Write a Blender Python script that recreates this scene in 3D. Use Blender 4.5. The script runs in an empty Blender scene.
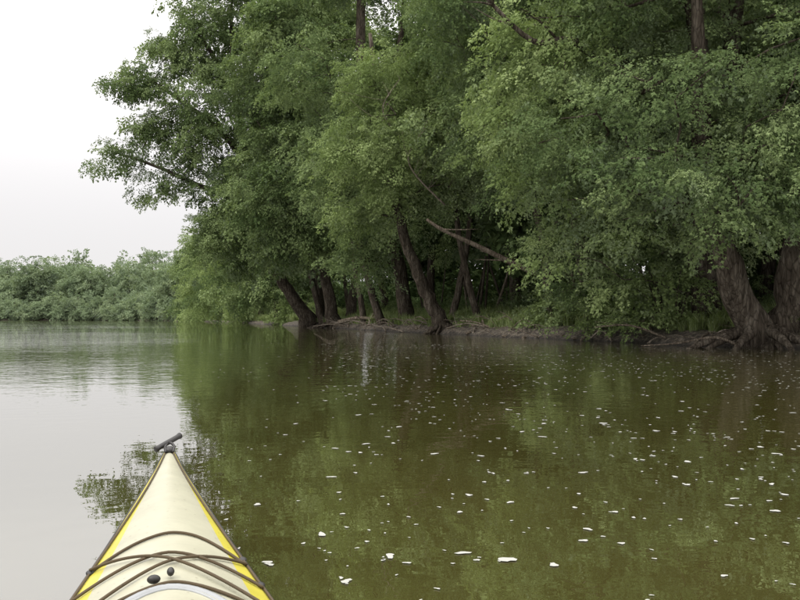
import bpy, math, random
import numpy as np
from mathutils import Vector, noise

rng = np.random.default_rng(7)
random.seed(7)
scene = bpy.context.scene
COL = scene.collection

# ------------------------------------------------------------------ helpers
def link(o, parent=None):
    COL.objects.link(o)
    if parent is not None:
        o.parent = parent
    return o

def mesh_obj(name, verts, faces, mat=None, parent=None, smooth=False, do_link=True):
    me = bpy.data.meshes.new(name)
    me.from_pydata([tuple(v) for v in verts], [], [tuple(f) for f in faces])
    me.update()
    if smooth:
        me.polygons.foreach_set('use_smooth', [True]*len(me.polygons))
    o = bpy.data.objects.new(name, me)
    if mat:
        me.materials.append(mat)
    if do_link:
        link(o, parent)
    return o

def new_mat(name):
    m = bpy.data.materials.new(name)
    m.use_nodes = True
    nt = m.node_tree
    nt.nodes.clear()
    out = nt.nodes.new('ShaderNodeOutputMaterial')
    return m, nt, out

def N(nt, t, **kw):
    n = nt.nodes.new(t)
    for k, v in kw.items():
        setattr(n, k, v)
    return n

def ramp(nt, stops):
    r = nt.nodes.new('ShaderNodeValToRGB')
    el = r.color_ramp.elements
    while len(el) > 1:
        el.remove(el[-1])
    el[0].position = stops[0][0]; el[0].color = (*stops[0][1], 1)
    for p, c in stops[1:]:
        e = el.new(p); e.color = (*c, 1)
    return r

# ------------------------------------------------------------------ materials
def leaf_material(name, c_dark, c_mid, c_light, trans=0.22):
    m, nt, out = new_mat(name)
    L = nt.links.new
    oi = N(nt, 'ShaderNodeObjectInfo')
    geo = N(nt, 'ShaderNodeNewGeometry')
    a = N(nt, 'ShaderNodeMath', operation='MULTIPLY')
    L(oi.outputs['Random'], a.inputs[0]); a.inputs[1].default_value = 0.6
    isl = N(nt, 'ShaderNodeMath', operation='MULTIPLY_ADD')
    L(geo.outputs['Random Per Island'], isl.inputs[0]); isl.inputs[1].default_value = 0.4
    L(a.outputs[0], isl.inputs[2])
    r = ramp(nt, [(0.1, c_dark), (0.5, c_mid), (0.9, c_light)])
    L(isl.outputs[0], r.inputs[0])
    mx = N(nt, 'ShaderNodeMix', data_type='RGBA')
    mx.inputs[7].default_value = (c_light[0]*1.1, c_light[1]*1.05, c_light[2]*1.6, 1)
    bf = N(nt, 'ShaderNodeMath', operation='MULTIPLY'); L(geo.outputs['Backfacing'], bf.inputs[0]); bf.inputs[1].default_value = 0.35
    L(bf.outputs[0], mx.inputs[0]); L(r.outputs[0], mx.inputs[6])
    p = N(nt, 'ShaderNodeBsdfDiffuse')
    L(mx.outputs[2], p.inputs['Color'])
    t = N(nt, 'ShaderNodeBsdfTranslucent')
    hs = N(nt, 'ShaderNodeMix', data_type='RGBA', blend_type='MULTIPLY'); hs.inputs[0].default_value = 1
    hs.inputs[7].default_value = (1.5, 1.6, 0.8, 1)
    L(r.outputs[0], hs.inputs[6]); L(hs.outputs[2], t.inputs['Color'])
    ms = N(nt, 'ShaderNodeMixShader'); ms.inputs[0].default_value = trans
    L(p.outputs[0], ms.inputs[1]); L(t.outputs[0], ms.inputs[2])
    L(ms.outputs[0], out.inputs[0])
    return m

def bark_material(name, c1, c2, c3, scale=6.0):
    m, nt, out = new_mat(name)
    L = nt.links.new
    tc = N(nt, 'ShaderNodeTexCoord')
    mp = N(nt, 'ShaderNodeMapping'); mp.inputs['Scale'].default_value = (1, 1, 0.22)
    L(tc.outputs['Object'], mp.inputs['Vector'])
    nz = N(nt, 'ShaderNodeTexNoise'); nz.inputs['Scale'].default_value = scale; nz.inputs['Detail'].default_value = 6
    nz.inputs['Roughness'].default_value = 0.65
    L(mp.outputs[0], nz.inputs['Vector'])
    vo = N(nt, 'ShaderNodeTexVoronoi', feature='DISTANCE_TO_EDGE'); vo.inputs['Scale'].default_value = scale*1.6
    L(mp.outputs[0], vo.inputs['Vector'])
    r = ramp(nt, [(0.3, c1), (0.5, c2), (0.7, c3)])
    L(nz.outputs['Fac'], r.inputs[0])
    vr = ramp(nt, [(0.0, (0.35, 0.35, 0.35)), (0.12, (1, 1, 1))]); L(vo.outputs['Distance'], vr.inputs[0])
    mm = N(nt, 'ShaderNodeMix', data_type='RGBA', blend_type='MULTIPLY'); mm.inputs[0].default_value = 0.8
    L(r.outputs[0], mm.inputs[6]); L(vr.outputs[0], mm.inputs[7])
    p = N(nt, 'ShaderNodeBsdfDiffuse')
    L(mm.outputs[2], p.inputs['Color'])
    ad = N(nt, 'ShaderNodeMath', operation='ADD'); L(nz.outputs['Fac'], ad.inputs[0]); L(vo.outputs['Distance'], ad.inputs[1])
    bp = N(nt, 'ShaderNodeBump'); bp.inputs['Strength'].default_value = 1.0; bp.inputs['Distance'].default_value = 0.07
    L(ad.outputs[0], bp.inputs['Height']); L(bp.outputs[0], p.inputs['Normal'])
    L(p.outputs[0], out.inputs[0])
    return m

M_LEAF = leaf_material('maple_leaf', (0.050, 0.076, 0.030), (0.115, 0.158, 0.066), (0.210, 0.265, 0.122))
M_LEAF_B = leaf_material('maple_leaf_bright', (0.095, 0.130, 0.045), (0.170, 0.225, 0.088), (0.265, 0.325, 0.148))
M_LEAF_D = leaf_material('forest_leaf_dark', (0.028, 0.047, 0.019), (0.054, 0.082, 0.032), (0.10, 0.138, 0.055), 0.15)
M_LEAF_HAZE = leaf_material('distant_leaf_hazed', (0.12, 0.16, 0.095), (0.175, 0.225, 0.135), (0.245, 0.295, 0.18), 0.2)  # paler leaf colour: aerial haze over the far trees painted in
M_GRASS = leaf_material('grass_blade', (0.10, 0.13, 0.04), (0.16, 0.21, 0.075), (0.25, 0.29, 0.125))
M_BARK = bark_material('maple_bark', (0.028, 0.023, 0.018), (0.070, 0.058, 0.045), (0.15, 0.13, 0.105))
M_WOOD = bark_material('weathered_wood', (0.06, 0.047, 0.035), (0.14, 0.115, 0.088), (0.28, 0.24, 0.19), 9)
M_DEAD = bark_material('bleached_wood', (0.12, 0.10, 0.08), (0.24, 0.205, 0.165), (0.38, 0.33, 0.27), 9)

# ------------------------------------------------------------------ leafy bough prototypes
def leaf_shape(kind):
    if kind == 'maple':
        v = np.array([[0, 0, 0], [0.42, 0.50, -0.06], [0.52, 0.17, 0.02], [1.0, 0.0, -0.12], [0.52, -0.17, 0.02], [0.42, -0.50, -0.06]])
        f = [(0, 2, 1), (0, 3, 2), (0, 4, 3), (0, 5, 4)]
    else:
        v = np.array([[0, 0, 0], [0.45, 0.36, 0.04], [1.0, 0, -0.1], [0.45, -0.36, 0.04]])
        f = [(0, 2, 1), (0, 3, 2)]
    return v, f

def rotm(yaw, pitch, roll):
    cy, sy = math.cos(yaw), math.sin(yaw); cp, sp = math.cos(pitch), math.sin(pitch); cr, sr = math.cos(roll), math.sin(roll)
    Rz = np.array([[cy, -sy, 0], [sy, cy, 0], [0, 0, 1]]); Ry = np.array([[cp, 0, sp], [0, 1, 0], [-sp, 0, cp]])
    Rx = np.array([[1, 0, 0], [0, cr, -sr], [0, sr, cr]])
    return Rz @ Ry @ Rx

def spray_geo(r, n, kind, leaf, spread=0.42, droop=0.35):
    lv, lf = leaf_shape(kind)
    V, F = [], []
    ph = r.uniform(0, 6)
    def axis(t):
        return np.array([t, 0.08*math.sin(t*3+ph), -droop*t*t])
    for a, b, w in ((axis(0), axis(0.55), 0.008), (axis(0.5), axis(1.0), 0.005)):
        i = len(V); V.extend([a + np.array([0, w, 0]), a - np.array([0, w, 0]), b]); F.append((i, i+1, i+2))
    for k in range(n):
        t = r.uniform(0.05, 1.0)
        side = r.choice([-1, 1])
        sl = spread*(1-0.55*t)*r.uniform(0.05, 1)
        base = axis(t) + np.array([0.5*sl, side*sl, r.normal(0, 0.055) - 0.15*sl])
        s = leaf*r.uniform(0.6, 1.25)
        R = rotm(side*r.uniform(0.1, 1.3) + r.normal(0, 0.4), r.uniform(-0.1, 0.95), r.normal(0, 0.5))
        i = len(V)
        V.extend(list((lv*s) @ R.T + base))
        F.extend([tuple(i+j for j in f) for f in lf])
    return np.array(V), F

def make_bough(name, seed, mat, nspray=17, n=55, kind='maple', leaf=0.125, flat=0.38, droop=0.35):
    """a leafy bough of about 1 m radius; local +X points outward from the trunk"""
    r = np.random.default_rng(seed)
    V, F = [], []
    for s in range(nspray):
        a = r.uniform(0, 6.283); q = math.sqrt(r.uniform(0.02, 1))
        d = np.array([math.cos(a)*q*1.1, math.sin(a)*q*0.85, 0])
        d[2] = r.normal(0, flat*0.5) - 0.25*q*q - 0.12*d[0]
        yaw = math.atan2(d[1], d[0]+0.5) + r.normal(0, 0.5)
        R = rotm(yaw, r.normal(droop, 0.35), r.normal(0, 0.35))
        sv, sf = spray_geo(r, n, kind, leaf)
        b = len(V)
        V.extend(list((sv*r.uniform(0.6, 1.1)) @ R.T + d))
        F.extend([tuple(b+j for j in f) for f in sf])
    return mesh_obj(name, V, F, mat, do_link=False)

def bough_collection(name, mat, nproto=6, **kw):
    c = bpy.data.collections.new(name)
    for k in range(nproto):
        c.objects.link(make_bough(name+'_bough', 100*len(name)+k, mat, **kw))
    return c

C_A = bough_collection('maple_foliage', M_LEAF, nspray=15, n=52, flat=0.3)
C_K = bough_collection('maple_foliage_upstream', M_LEAF, nspray=14, n=48, flat=0.3, kind='kite', leaf=0.15)
C_B = bough_collection('bright_foliage', M_LEAF_B, nspray=15, n=52, flat=0.3)
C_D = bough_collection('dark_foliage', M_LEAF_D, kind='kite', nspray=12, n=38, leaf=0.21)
C_F = bough_collection('distant_foliage', M_LEAF_HAZE, kind='kite', nspray=13, n=44, leaf=0.19, flat=0.9, droop=0.1)
C_S = bpy.data.collections.new('leaf_sprays')
for k in range(5):
    sv, sf = spray_geo(np.random.default_rng(900+k), 55, 'maple', 0.13)
    C_S.objects.link(mesh_obj('leaf_spray', sv, sf, M_LEAF_B, do_link=False))

def make_tuft(name, seed):
    r = np.random.default_rng(seed)
    V, F = [], []
    for k in range(44):
        a = r.uniform(0, 6.283); rad = r.uniform(0, 0.25)
        b = np.array([math.cos(a)*rad, math.sin(a)*rad, -0.05])
        d = r.uniform(0, 6.283); h = r.uniform(0.25, 0.75); ln = h*r.uniform(0.15, 0.7)
        w = 0.012*r.uniform(0.7, 1.8)
        D = np.array([math.cos(d), math.sin(d), 0]); S = np.array([-D[1], D[0], 0])*w
        i = len(V)
        mid = b + D*ln*0.35 + np.array([0, 0, h*0.65]); tip = b + D*ln + np.array([0, 0, h])
        V.extend([b-S, b+S, mid+S*0.8, mid-S*0.8, tip]); F.extend([(i, i+1, i+2, i+3), (i+3, i+2, i+4)])
    return mesh_obj(name, V, F, M_GRASS, do_link=False)
C_G = bpy.data.collections.new('grass_tufts')
for k in range(4):
    C_G.objects.link(make_tuft('grass_tuft', 40+k))

_groups = {}
def gn_group(coll):
    if coll.name in _groups:
        return _groups[coll.name]
    g = bpy.data.node_groups.new('scatter_'+coll.name, 'GeometryNodeTree')
    g.interface.new_socket('Geometry', in_out='INPUT', socket_type='NodeSocketGeometry')
    g.interface.new_socket('Geometry', in_out='OUTPUT', socket_type='NodeSocketGeometry')
    gi = g.nodes.new('NodeGroupInput'); go = g.nodes.new('NodeGroupOutput')
    ci = g.nodes.new('GeometryNodeCollectionInfo'); ci.inputs['Collection'].default_value = coll
    ci.inputs['Separate Children'].default_value = True; ci.inputs['Reset Children'].default_value = True
    iop = g.nodes.new('GeometryNodeInstanceOnPoints'); iop.inputs['Pick Instance'].default_value = True
    ar = g.nodes.new('GeometryNodeInputNamedAttribute'); ar.data_type = 'FLOAT_VECTOR'; ar.inputs['Name'].default_value = 'rot'
    asx = g.nodes.new('GeometryNodeInputNamedAttribute'); asx.data_type = 'FLOAT'; asx.inputs['Name'].default_value = 'scl'
    rv = g.nodes.new('FunctionNodeRandomValue'); rv.data_type = 'INT'
    for s in rv.inputs:
        if s.name == 'Max' and s.type == 'INT': s.default_value = 50
        if s.name == 'Min' and s.type == 'INT': s.default_value = 0
    L = g.links.new
    e2r = g.nodes.new('FunctionNodeEulerToRotation')
    L(gi.outputs[0], iop.inputs['Points']); L(ci.outputs[0], iop.inputs['Instance'])
    L(ar.outputs['Attribute'], e2r.inputs[0]); L(e2r.outputs[0], iop.inputs['Rotation'])
    L(asx.outputs['Attribute'], iop.inputs['Scale'])
    ro = [s for s in rv.outputs if s.type == 'INT'][0]
    L(ro, iop.inputs['Instance Index'])
    L(iop.outputs[0], go.inputs[0])
    _groups[coll.name] = g
    return g

TOTAL = 0
def scatter(name, pts, rots, scl, coll, parent=None):
    global TOTAL
    pts = np.asarray(pts, dtype=np.float32); TOTAL += len(pts)
    me = bpy.data.meshes.new(name)
    me.vertices.add(len(pts)); me.vertices.foreach_set('co', pts.ravel())
    a = me.attributes.new('rot', 'FLOAT_VECTOR', 'POINT'); a.data.foreach_set('vector', np.asarray(rots, dtype=np.float32).ravel())
    b = me.attributes.new('scl', 'FLOAT', 'POINT'); b.data.foreach_set('value', np.asarray(scl, dtype=np.float32))
    me.update()
    o = bpy.data.objects.new(name, me)
    link(o, parent)
    md = o.modifiers.new('scatter', 'NODES'); md.node_group = gn_group(coll)
    return o

# ------------------------------------------------------------------ tubes
def tube(V, F, pts, rad, sides=8, lobes=0.0, seed=0, cap=True):
    pts = [np.asarray(p, float) for p in pts]
    n = len(pts)
    up = np.array([0.3, 0.9, 0.1])
    base = len(V)
    prev = None
    for i in range(n):
        t = pts[min(i+1, n-1)] - pts[max(i-1, 0)]
        t = t/(np.linalg.norm(t)+1e-9)
        if prev is None:
            a = np.cross(t, up)
            if np.linalg.norm(a) < 1e-3: a = np.cross(t, [1, 0, 0])
        else:
            a = prev - t*np.dot(prev, t)
        a = a/np.linalg.norm(a); prev = a
        b = np.cross(t, a)
        for k in range(sides):
            th = 2*math.pi*k/sides
            q = rad[i]
            if lobes:
                fl = lobes*(1+2.2*math.exp(-i*0.55))
                q *= 1 + fl*(0.5*math.sin(3*th+seed+i*0.1)+0.35*math.sin(5*th+seed*2.1+i*0.2)+0.25*math.sin(9*th+seed-i*0.3))
            V.append(pts[i] + q*(a*math.cos(th)+b*math.sin(th)))
    for i in range(n-1):
        for k in range(sides):
            k2 = (k+1) % sides
            F.append((base+i*sides+k, base+i*sides+k2, base+(i+1)*sides+k2, base+(i+1)*sides+k))
    if cap:
        F.append(tuple(base+k for k in range(sides))[::-1])
        F.append(tuple(base+(n-1)*sides+k for k in range(sides)))

def catmull(P, m):
    P = np.asarray(P, float)
    out = []
    n = len(P)
    for i in range(n-1):
        p0 = P[max(i-1, 0)]; p1 = P[i]; p2 = P[i+1]; p3 = P[min(i+2, n-1)]
        for j in range(m):
            t = j/m
            out.append(0.5*((2*p1)+(-p0+p2)*t+(2*p0-5*p1+4*p2-p3)*t*t+(-p0+3*p1-3*p2+p3)*t**3))
    out.append(P[-1])
    return np.array(out)

# ------------------------------------------------------------------ trees
def make_tree(name, stems, crown, nb, bough_r, coll, seed, bark=M_BARK, twig_r=0.026, lobes=0.10,
              shell=0.5, zmin=1.0, extra=0.35, space=0.8, holes=(), gap=-0.10):
    """stems: list of [(x,y,z,r),...]; crown: list of (cx,cy,cz,rx,ry,rz,weight); holes: openings in the crown"""
    r = np.random.default_rng(seed)
    pos, par, fixr = [], [], []
    stem_chains = []
    for st in stems:
        S = catmull(st, 4)
        ch = []
        for i, s in enumerate(S):
            j = 0.0 if i < 2 else 0.04*s[3]/0.3
            pos.append(s[:3] + r.normal(0, 1, 3)*j); par.append(ch[-1] if ch else -1); fixr.append(s[3]); ch.append(len(pos)-1)
        stem_chains.append(ch)
    w = np.array([c[6] if len(c) > 6 else c[3]*c[4]*c[5] for c in crown], float); w /= w.sum()
    T = []
    tries = 0
    mind = bough_r*space
    gs = 0.42/bough_r
    while len(T) < nb and tries < nb*40:
        tries += 1
        c = crown[r.choice(len(crown), p=w)]
        d = r.normal(0, 1, 3); d /= np.linalg.norm(d)
        q = r.uniform(shell, 1.0)**0.6
        p = np.array(c[:3]) + d*q*np.array(c[3:6])
        if p[2] < zmin + 0.75*bough_r: continue
        if noise.noise(Vector((p[0]*gs, p[1]*gs, p[2]*gs*1.6+seed))) < gap: continue
        if any(np.linalg.norm(p-np.array(h[:3])) < h[3] for h in holes): continue
        if T:
            dd = np.array(T)-p; dd[:, 2] *= 1.5
            if np.min(np.linalg.norm(dd, axis=1)) < mind*(1 if tries < nb*15 else 0.6): continue
        T.append(p)
    T = np.array(T)
    trunk_pts = np.array(pos)
    dist = np.array([np.min(np.linalg.norm(trunk_pts-t, axis=1)) for t in T])
    order = np.argsort(dist)
    plen = [0.0]*len(pos)
    for ti in order:
        t = T[ti]
        A = np.array(pos)
        dv = t - A
        dd = np.linalg.norm(dv, axis=1)
        cost = dd + 0.25*np.array(plen) + np.where(dv[:, 2] < 0, -dv[:, 2]*0.7, 0)
        k = int(np.argmin(cost))
        Ln = dd[k]
        nseg = max(2, int(Ln/(0.9*max(1, bough_r*0.8))))
        a = A[k]
        perp = r.normal(0, 1, 3); perp[2] = abs(perp[2])*0.5
        bend = perp/np.linalg.norm(perp)*Ln*0.12
        prev = k
        for s in range(1, nseg+1):
            f = s/nseg
            p = a + (t-a)*f + bend*math.sin(math.pi*f) + (r.normal(0, 0.05*Ln/nseg, 3) if s < nseg else 0)
            pos.append(p); par.append(prev); fixr.append(0); plen.append(plen[prev]+Ln/nseg); prev = len(pos)-1
    n = len(pos)
    child = [[] for _ in range(n)]
    acc = np.zeros(n)
    e = 2.25
    for i in range(n-1, -1, -1):
        if acc[i] == 0: acc[i] = twig_r**e
        if par[i] >= 0:
            acc[par[i]] += acc[i]*1.01; child[par[i]].append(i)
    R = acc**(1/e)
    for i in range(n):
        if fixr[i] > 0: R[i] = fixr[i]
    for i in range(n):
        if fixr[i] == 0 and par[i] >= 0: R[i] = min(R[i], R[par[i]]*0.9)
    V, F = [], []
    used = set()
    for k, ch in enumerate(stem_chains):
        tube(V, F, [pos[i] for i in ch], [R[i] for i in ch], 18, lobes, seed+k)
    trunkset = set(i for ch in stem_chains for i in ch)
    for i in range(n):
        if i in trunkset or i in used: continue
        p = par[i]
        chain = [p, i]; used.add(i)
        cur = i
        while child[cur]:
            nx = max(child[cur], key=lambda q: R[q]); chain.append(nx); used.add(nx); cur = nx
        rr = [R[q] for q in chain]; rr[0] = rr[1]*1.15
        rr[-1] *= 0.5
        tube(V, F, [pos[q] for q in chain], rr, 6 if rr[0] < 0.12 else 9, 0, seed, cap=False)
    o = mesh_obj(name, V, F, bark, smooth=True)
    cen = np.mean([np.array(ch[:3]) for ch in crown], axis=0)
    P, RT, SC = [], [], []
    for t in T:
        ou = t - cen
        yaw = math.atan2(ou[1], ou[0])
        P.append(t); RT.append((r.normal(0, 0.22), r.normal(0.12, 0.2), yaw + r.normal(0, 0.5))); SC.append(bough_r*r.uniform(0.75, 1.2))
        if r.uniform() < extra:
            q = t + r.normal(0, 1, 3)*np.array([0.7, 0.7, 0.5])*bough_r
            if q[2] > zmin + 0.5*bough_r:
                P.append(q); RT.append((r.normal(0, 0.25), r.normal(0.15, 0.25), yaw + r.normal(0, 1.0))); SC.append(bough_r*r.uniform(0.4, 0.75))
    scatter('foliage', P, RT, SC, coll, o)
    return o

# ------------------------------------------------------------------ river banks
def smooth_poly(P, step=1.0, k=12):
    P = np.array(P, float)
    d = np.r_[0, np.cumsum(np.linalg.norm(np.diff(P, axis=0), axis=1))]
    s = np.arange(0, d[-1], step)
    X = np.stack([np.interp(s, d, P[:, 0]), np.interp(s, d, P[:, 1])], 1)
    ker = np.hanning(2*k+1); ker /= ker.sum()
    Xp = np.pad(X, ((k, k), (0, 0)), mode='edge')
    return np.stack([np.convolve(Xp[:, 0], ker, 'valid'), np.convolve(Xp[:, 1], ker, 'valid')], 1)
BANK = smooth_poly([(60, -80), (26, -5), (16, 13), (9.9, 22.2), (2.4, 39.5), (-11.0, 82), (-31, 140), (-60, 215), (-100, 258), (-180, 286), (-420, 330)], 0.6, 8)
TAN = np.gradient(BANK, axis=0); TAN /= np.linalg.norm(TAN, axis=1)[:, None]
NRM = np.stack([TAN[:, 1], -TAN[:, 0]], 1)
WIG = np.array([0.9*noise.noise((i*0.6*0.16, 3.3, 0)) + 0.55*noise.noise((i*0.6*0.7, 9.3, 0)) for i in range(len(BANK))])
def gz(i, t):
    x, y = BANK[i] + NRM[i]*t
    tt = t + WIG[i]
    if tt < 0: z = max(-1.5, 0.35*tt)
    elif tt < 0.9: z = 0.46*(tt/0.9)**0.6
    elif tt < 5: z = 0.46 + 0.55*(tt-0.9)/4.1
    else: z = 1.01 + 0.5*(1-math.exp(-(tt-5)/30))
    if tt > -1 and t < 150:
        z += 0.12*noise.noise((x*0.8, y*0.8, 0)) + 0.10*noise.noise((x*2.7, y*2.7, 4))
    return z
offs = [-8, -3, -1.5, -0.8, -0.4, -0.1, 0.1, 0.25, 0.4, 0.55, 0.7, 0.9, 1.2, 1.6, 2.1, 2.8, 3.6, 4.6, 6, 8, 11, 15, 22, 32, 50, 90, 180, 400, 900, 2000]
V, F = [], []
for i in range(len(BANK)):
    for t in offs:
        p = BANK[i] + NRM[i]*t
        V.append((p[0], p[1], gz(i, t)))
m = len(offs)
for a in range(len(BANK)-1):
    for b in range(m-1):
        F.append((a*m+b, a*m+b+1, (a+1)*m+b+1, (a+1)*m+b))

mg, nt, out = new_mat('bank_soil')
L = nt.links.new
geo = N(nt, 'ShaderNodeNewGeometry'); sx = N(nt, 'ShaderNodeSeparateXYZ'); L(geo.outputs['Position'], sx.inputs[0])
nz = N(nt, 'ShaderNodeTexNoise'); nz.inputs['Scale'].default_value = 2.5; nz.inputs['Detail'].default_value = 7; L(geo.outputs['Position'], nz.inputs['Vector'])
nz2 = N(nt, 'ShaderNodeTexNoise'); nz2.inputs['Scale'].default_value = 7; nz2.inputs['Detail'].default_value = 8; nz2.inputs['Roughness'].default_value = 0.65; L(geo.outputs['Position'], nz2.inputs['Vector'])
mud = ramp(nt, [(0.35, (0.018, 0.014, 0.010)), (0.5, (0.070, 0.056, 0.041)), (0.66, (0.20, 0.17, 0.13))]); L(nz2.outputs['Fac'], mud.inputs[0])
soil = ramp(nt, [(0.35, (0.045, 0.045, 0.02)), (0.55, (0.08, 0.09, 0.035)), (0.7, (0.12, 0.10, 0.06))]); L(nz.outputs['Fac'], soil.inputs[0])
h = N(nt, 'ShaderNodeMath', operation='MULTIPLY_ADD'); L(nz.outputs['Fac'], h.inputs[0]); h.inputs[1].default_value = 0.35; L(sx.outputs['Z'], h.inputs[2])
hr = ramp(nt, [(0.56, (0, 0, 0)), (0.74, (1, 1, 1))]); L(h.outputs[0], hr.inputs[0])
mx = N(nt, 'ShaderNodeMix', data_type='RGBA'); L(hr.outputs[0], mx.inputs[0]); L(mud.outputs[0], mx.inputs[6]); L(soil.outputs[0], mx.inputs[7])
wet = ramp(nt, [(0.0, (0.3, 0.3, 0.3)), (0.14, (1, 1, 1))]); L(sx.outputs['Z'], wet.inputs[0])
mw = N(nt, 'ShaderNodeMix', data_type='RGBA', blend_type='MULTIPLY'); mw.inputs[0].default_value = 1
L(mx.outputs[2], mw.inputs[6]); L(wet.outputs[0], mw.inputs[7])
p = N(nt, 'ShaderNodeBsdfPrincipled'); p.inputs['Roughness'].default_value = 0.85; L(mw.outputs[2], p.inputs['Base Color'])
bp = N(nt, 'ShaderNodeBump'); bp.inputs['Strength'].default_value = 1.0; bp.inputs['Distance'].default_value = 0.12; L(nz2.outputs['Fac'], bp.inputs['Height']); L(bp.outputs[0], p.inputs['Normal'])
L(p.outputs[0], out.inputs[0])
ground = mesh_obj('ground', V, F, mg, smooth=True)

LB = smooth_poly([(-40, -120), (-62, -10), (-120, 110), (-210, 190), (-420, 250)], 4, 5)
TL = np.gradient(LB, axis=0); TL /= np.linalg.norm(TL, axis=1)[:, None]
V, F = [], []
o2 = [-6, 0, 1, 4, 20, 80]
for i in range(len(LB)):
    for t in o2:
        q = LB[i] + np.array([-TL[i][1], TL[i][0]])*t
        V.append((q[0], q[1], {-6: -1.2, 0: 0.0, 1: 0.5, 4: 0.9, 20: 1.3, 80: 1.5}[t]))
for a in range(len(LB)-1):
    for b in range(len(o2)-1):
        F.append((a*6+b, (a+1)*6+b, (a+1)*6+b+1, a*6+b+1))
mesh_obj('opposite_bank_ground', V, F, mg, smooth=True)

# ------------------------------------------------------------------ water
mwat, nt, out = new_mat('river_water')
L = nt.links.new
geo = N(nt, 'ShaderNodeNewGeometry')
def wave(scale, sx_, sy_, det, rot=0.25):
    mp = N(nt, 'ShaderNodeMapping'); mp.inputs['Scale'].default_value = (sx_, sy_, 1); mp.inputs['Rotation'].default_value = (0, 0, rot)
    L(geo.outputs['Position'], mp.inputs['Vector'])
    z = N(nt, 'ShaderNodeTexNoise'); z.inputs['Scale'].default_value = scale; z.inputs['Detail'].default_value = det
    L(mp.outputs[0], z.inputs['Vector']); return z
w1 = wave(1.5, 1.0, 1.1, 2); w2 = wave(5.5, 1.0, 1.1, 2, -0.3)
calm = N(nt, 'ShaderNodeTexNoise'); calm.inputs['Scale'].default_value = 0.09; calm.inputs['Detail'].default_value = 3
L(geo.outputs['Position'], calm.inputs['Vector'])
sy = N(nt, 'ShaderNodeSeparateXYZ'); L(geo.outputs['Position'], sy.inputs[0])
far = N(nt, 'ShaderNodeMapRange'); L(sy.outputs['Y'], far.inputs[0]); far.inputs[1].default_value = 4; far.inputs[2].default_value = 30
far.inputs[3].default_value = 0.22; far.inputs[4].default_value = 1.8      # breeze roughens the open reach upstream
cr = ramp(nt, [(0.38, (0.35, 0.35, 0.35)), (0.62, (1, 1, 1))]); L(calm.outputs['Fac'], cr.inputs[0])
amp = N(nt, 'ShaderNodeMath', operation='MULTIPLY'); L(cr.outputs[0], amp.inputs[0]); L(far.outputs[0], amp.inputs[1])
h1 = N(nt, 'ShaderNodeMath', operation='MULTIPLY'); L(w1.outputs['Fac'], h1.inputs[0]); L(amp.outputs[0], h1.inputs[1])
b1 = N(nt, 'ShaderNodeBump'); b1.inputs['Strength'].default_value = 1.0; b1.inputs['Distance'].default_value = 0.013
L(h1.outputs[0], b1.inputs['Height'])
hh = N(nt, 'ShaderNodeMath', operation='MULTIPLY'); L(w2.outputs['Fac'], hh.inputs[0]); L(amp.outputs[0], hh.inputs[1])
b2 = N(nt, 'ShaderNodeBump'); b2.inputs['Strength'].default_value = 1.0; b2.inputs['Distance'].default_value = 0.009
L(hh.outputs[0], b2.inputs['Height']); L(b1.outputs[0], b2.inputs['Normal'])
df = N(nt, 'ShaderNodeBsdfDiffuse')
mk = N(nt, 'ShaderNodeTexNoise'); mk.inputs['Scale'].default_value = 0.4; mk.inputs['Detail'].default_value = 3; L(geo.outputs['Position'], mk.inputs['Vector'])
mr = ramp(nt, [(0.3, (0.040, 0.037, 0.010)), (0.7, (0.054, 0.049, 0.014))]); L(mk.outputs['Fac'], mr.inputs[0]); L(mr.outputs[0], df.inputs['Color'])
gl = N(nt, 'ShaderNodeBsdfGlossy'); gl.inputs['Roughness'].default_value = 0.0; gl.inputs['Color'].default_value = (0.98, 0.98, 0.98, 1)
fr = N(nt, 'ShaderNodeFresnel'); fr.inputs['IOR'].default_value = 1.45
L(b2.outputs[0], gl.inputs['Normal']); L(b2.outputs[0], fr.inputs['Normal'])
pw = N(nt, 'ShaderNodeMath', operation='POWER'); pw.inputs[1].default_value = 0.48; L(fr.outputs[0], pw.inputs[0])
ms = N(nt, 'ShaderNodeMixShader'); L(pw.outputs[0], ms.inputs[0]); L(df.outputs[0], ms.inputs[1]); L(gl.outputs[0], ms.inputs[2])
L(ms.outputs[0], out.inputs[0])
S = 3000
mesh_obj('river_water', [(-S, -S, 0), (S, -S, 0), (S, S, 0), (-S, S, 0)], [(0, 1, 2, 3)], mwat)

# foam flecks
mf, nt, out = new_mat('foam')
p = N(nt, 'ShaderNodeBsdfDiffuse'); p.inputs['Color'].default_value = (0.33, 0.33, 0.30, 1)
nt.links.new(p.outputs[0], out.inputs[0])
V, F = [], []
cnt = 0
while cnt < 1700:
    d = 2.2 + 24*rng.uniform(0, 1)**1.1
    x = rng.uniform(-0.26, 0.62)*d
    y = d
    dens = noise.noise((x*0.45, y*0.3, 1.0))*0.6+0.5
    if rng.uniform() > dens*1.2 or x > 10: continue
    if x < -0.10*d and rng.uniform() < 0.8: continue
    cnt += 1
    r0 = 0.003 + 0.013*rng.uniform()**3.6 + 0.0006*d
    if rng.uniform() < 0.012: r0 *= 1.6
    st = rng.uniform(1.0, 1.6); a0 = rng.normal(0.1, 0.8)
    k = 10; i = len(V)
    ph = rng.uniform(0, 6)
    for j in range(k):
        th = 2*math.pi*j/k
        rr = r0*(1+0.3*math.sin(2*th+ph)+0.2*math.sin(3*th+2*ph))*rng.uniform(0.8, 1.15)
        u, v = rr*math.cos(th)*st, rr*math.sin(th)
        V.append((x+u*math.cos(a0)-v*math.sin(a0), y+u*math.sin(a0)+v*math.cos(a0), 0.004))
    F.append(tuple(range(i, i+k)))
mesh_obj('floating_foam', V, F, mf)

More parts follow.
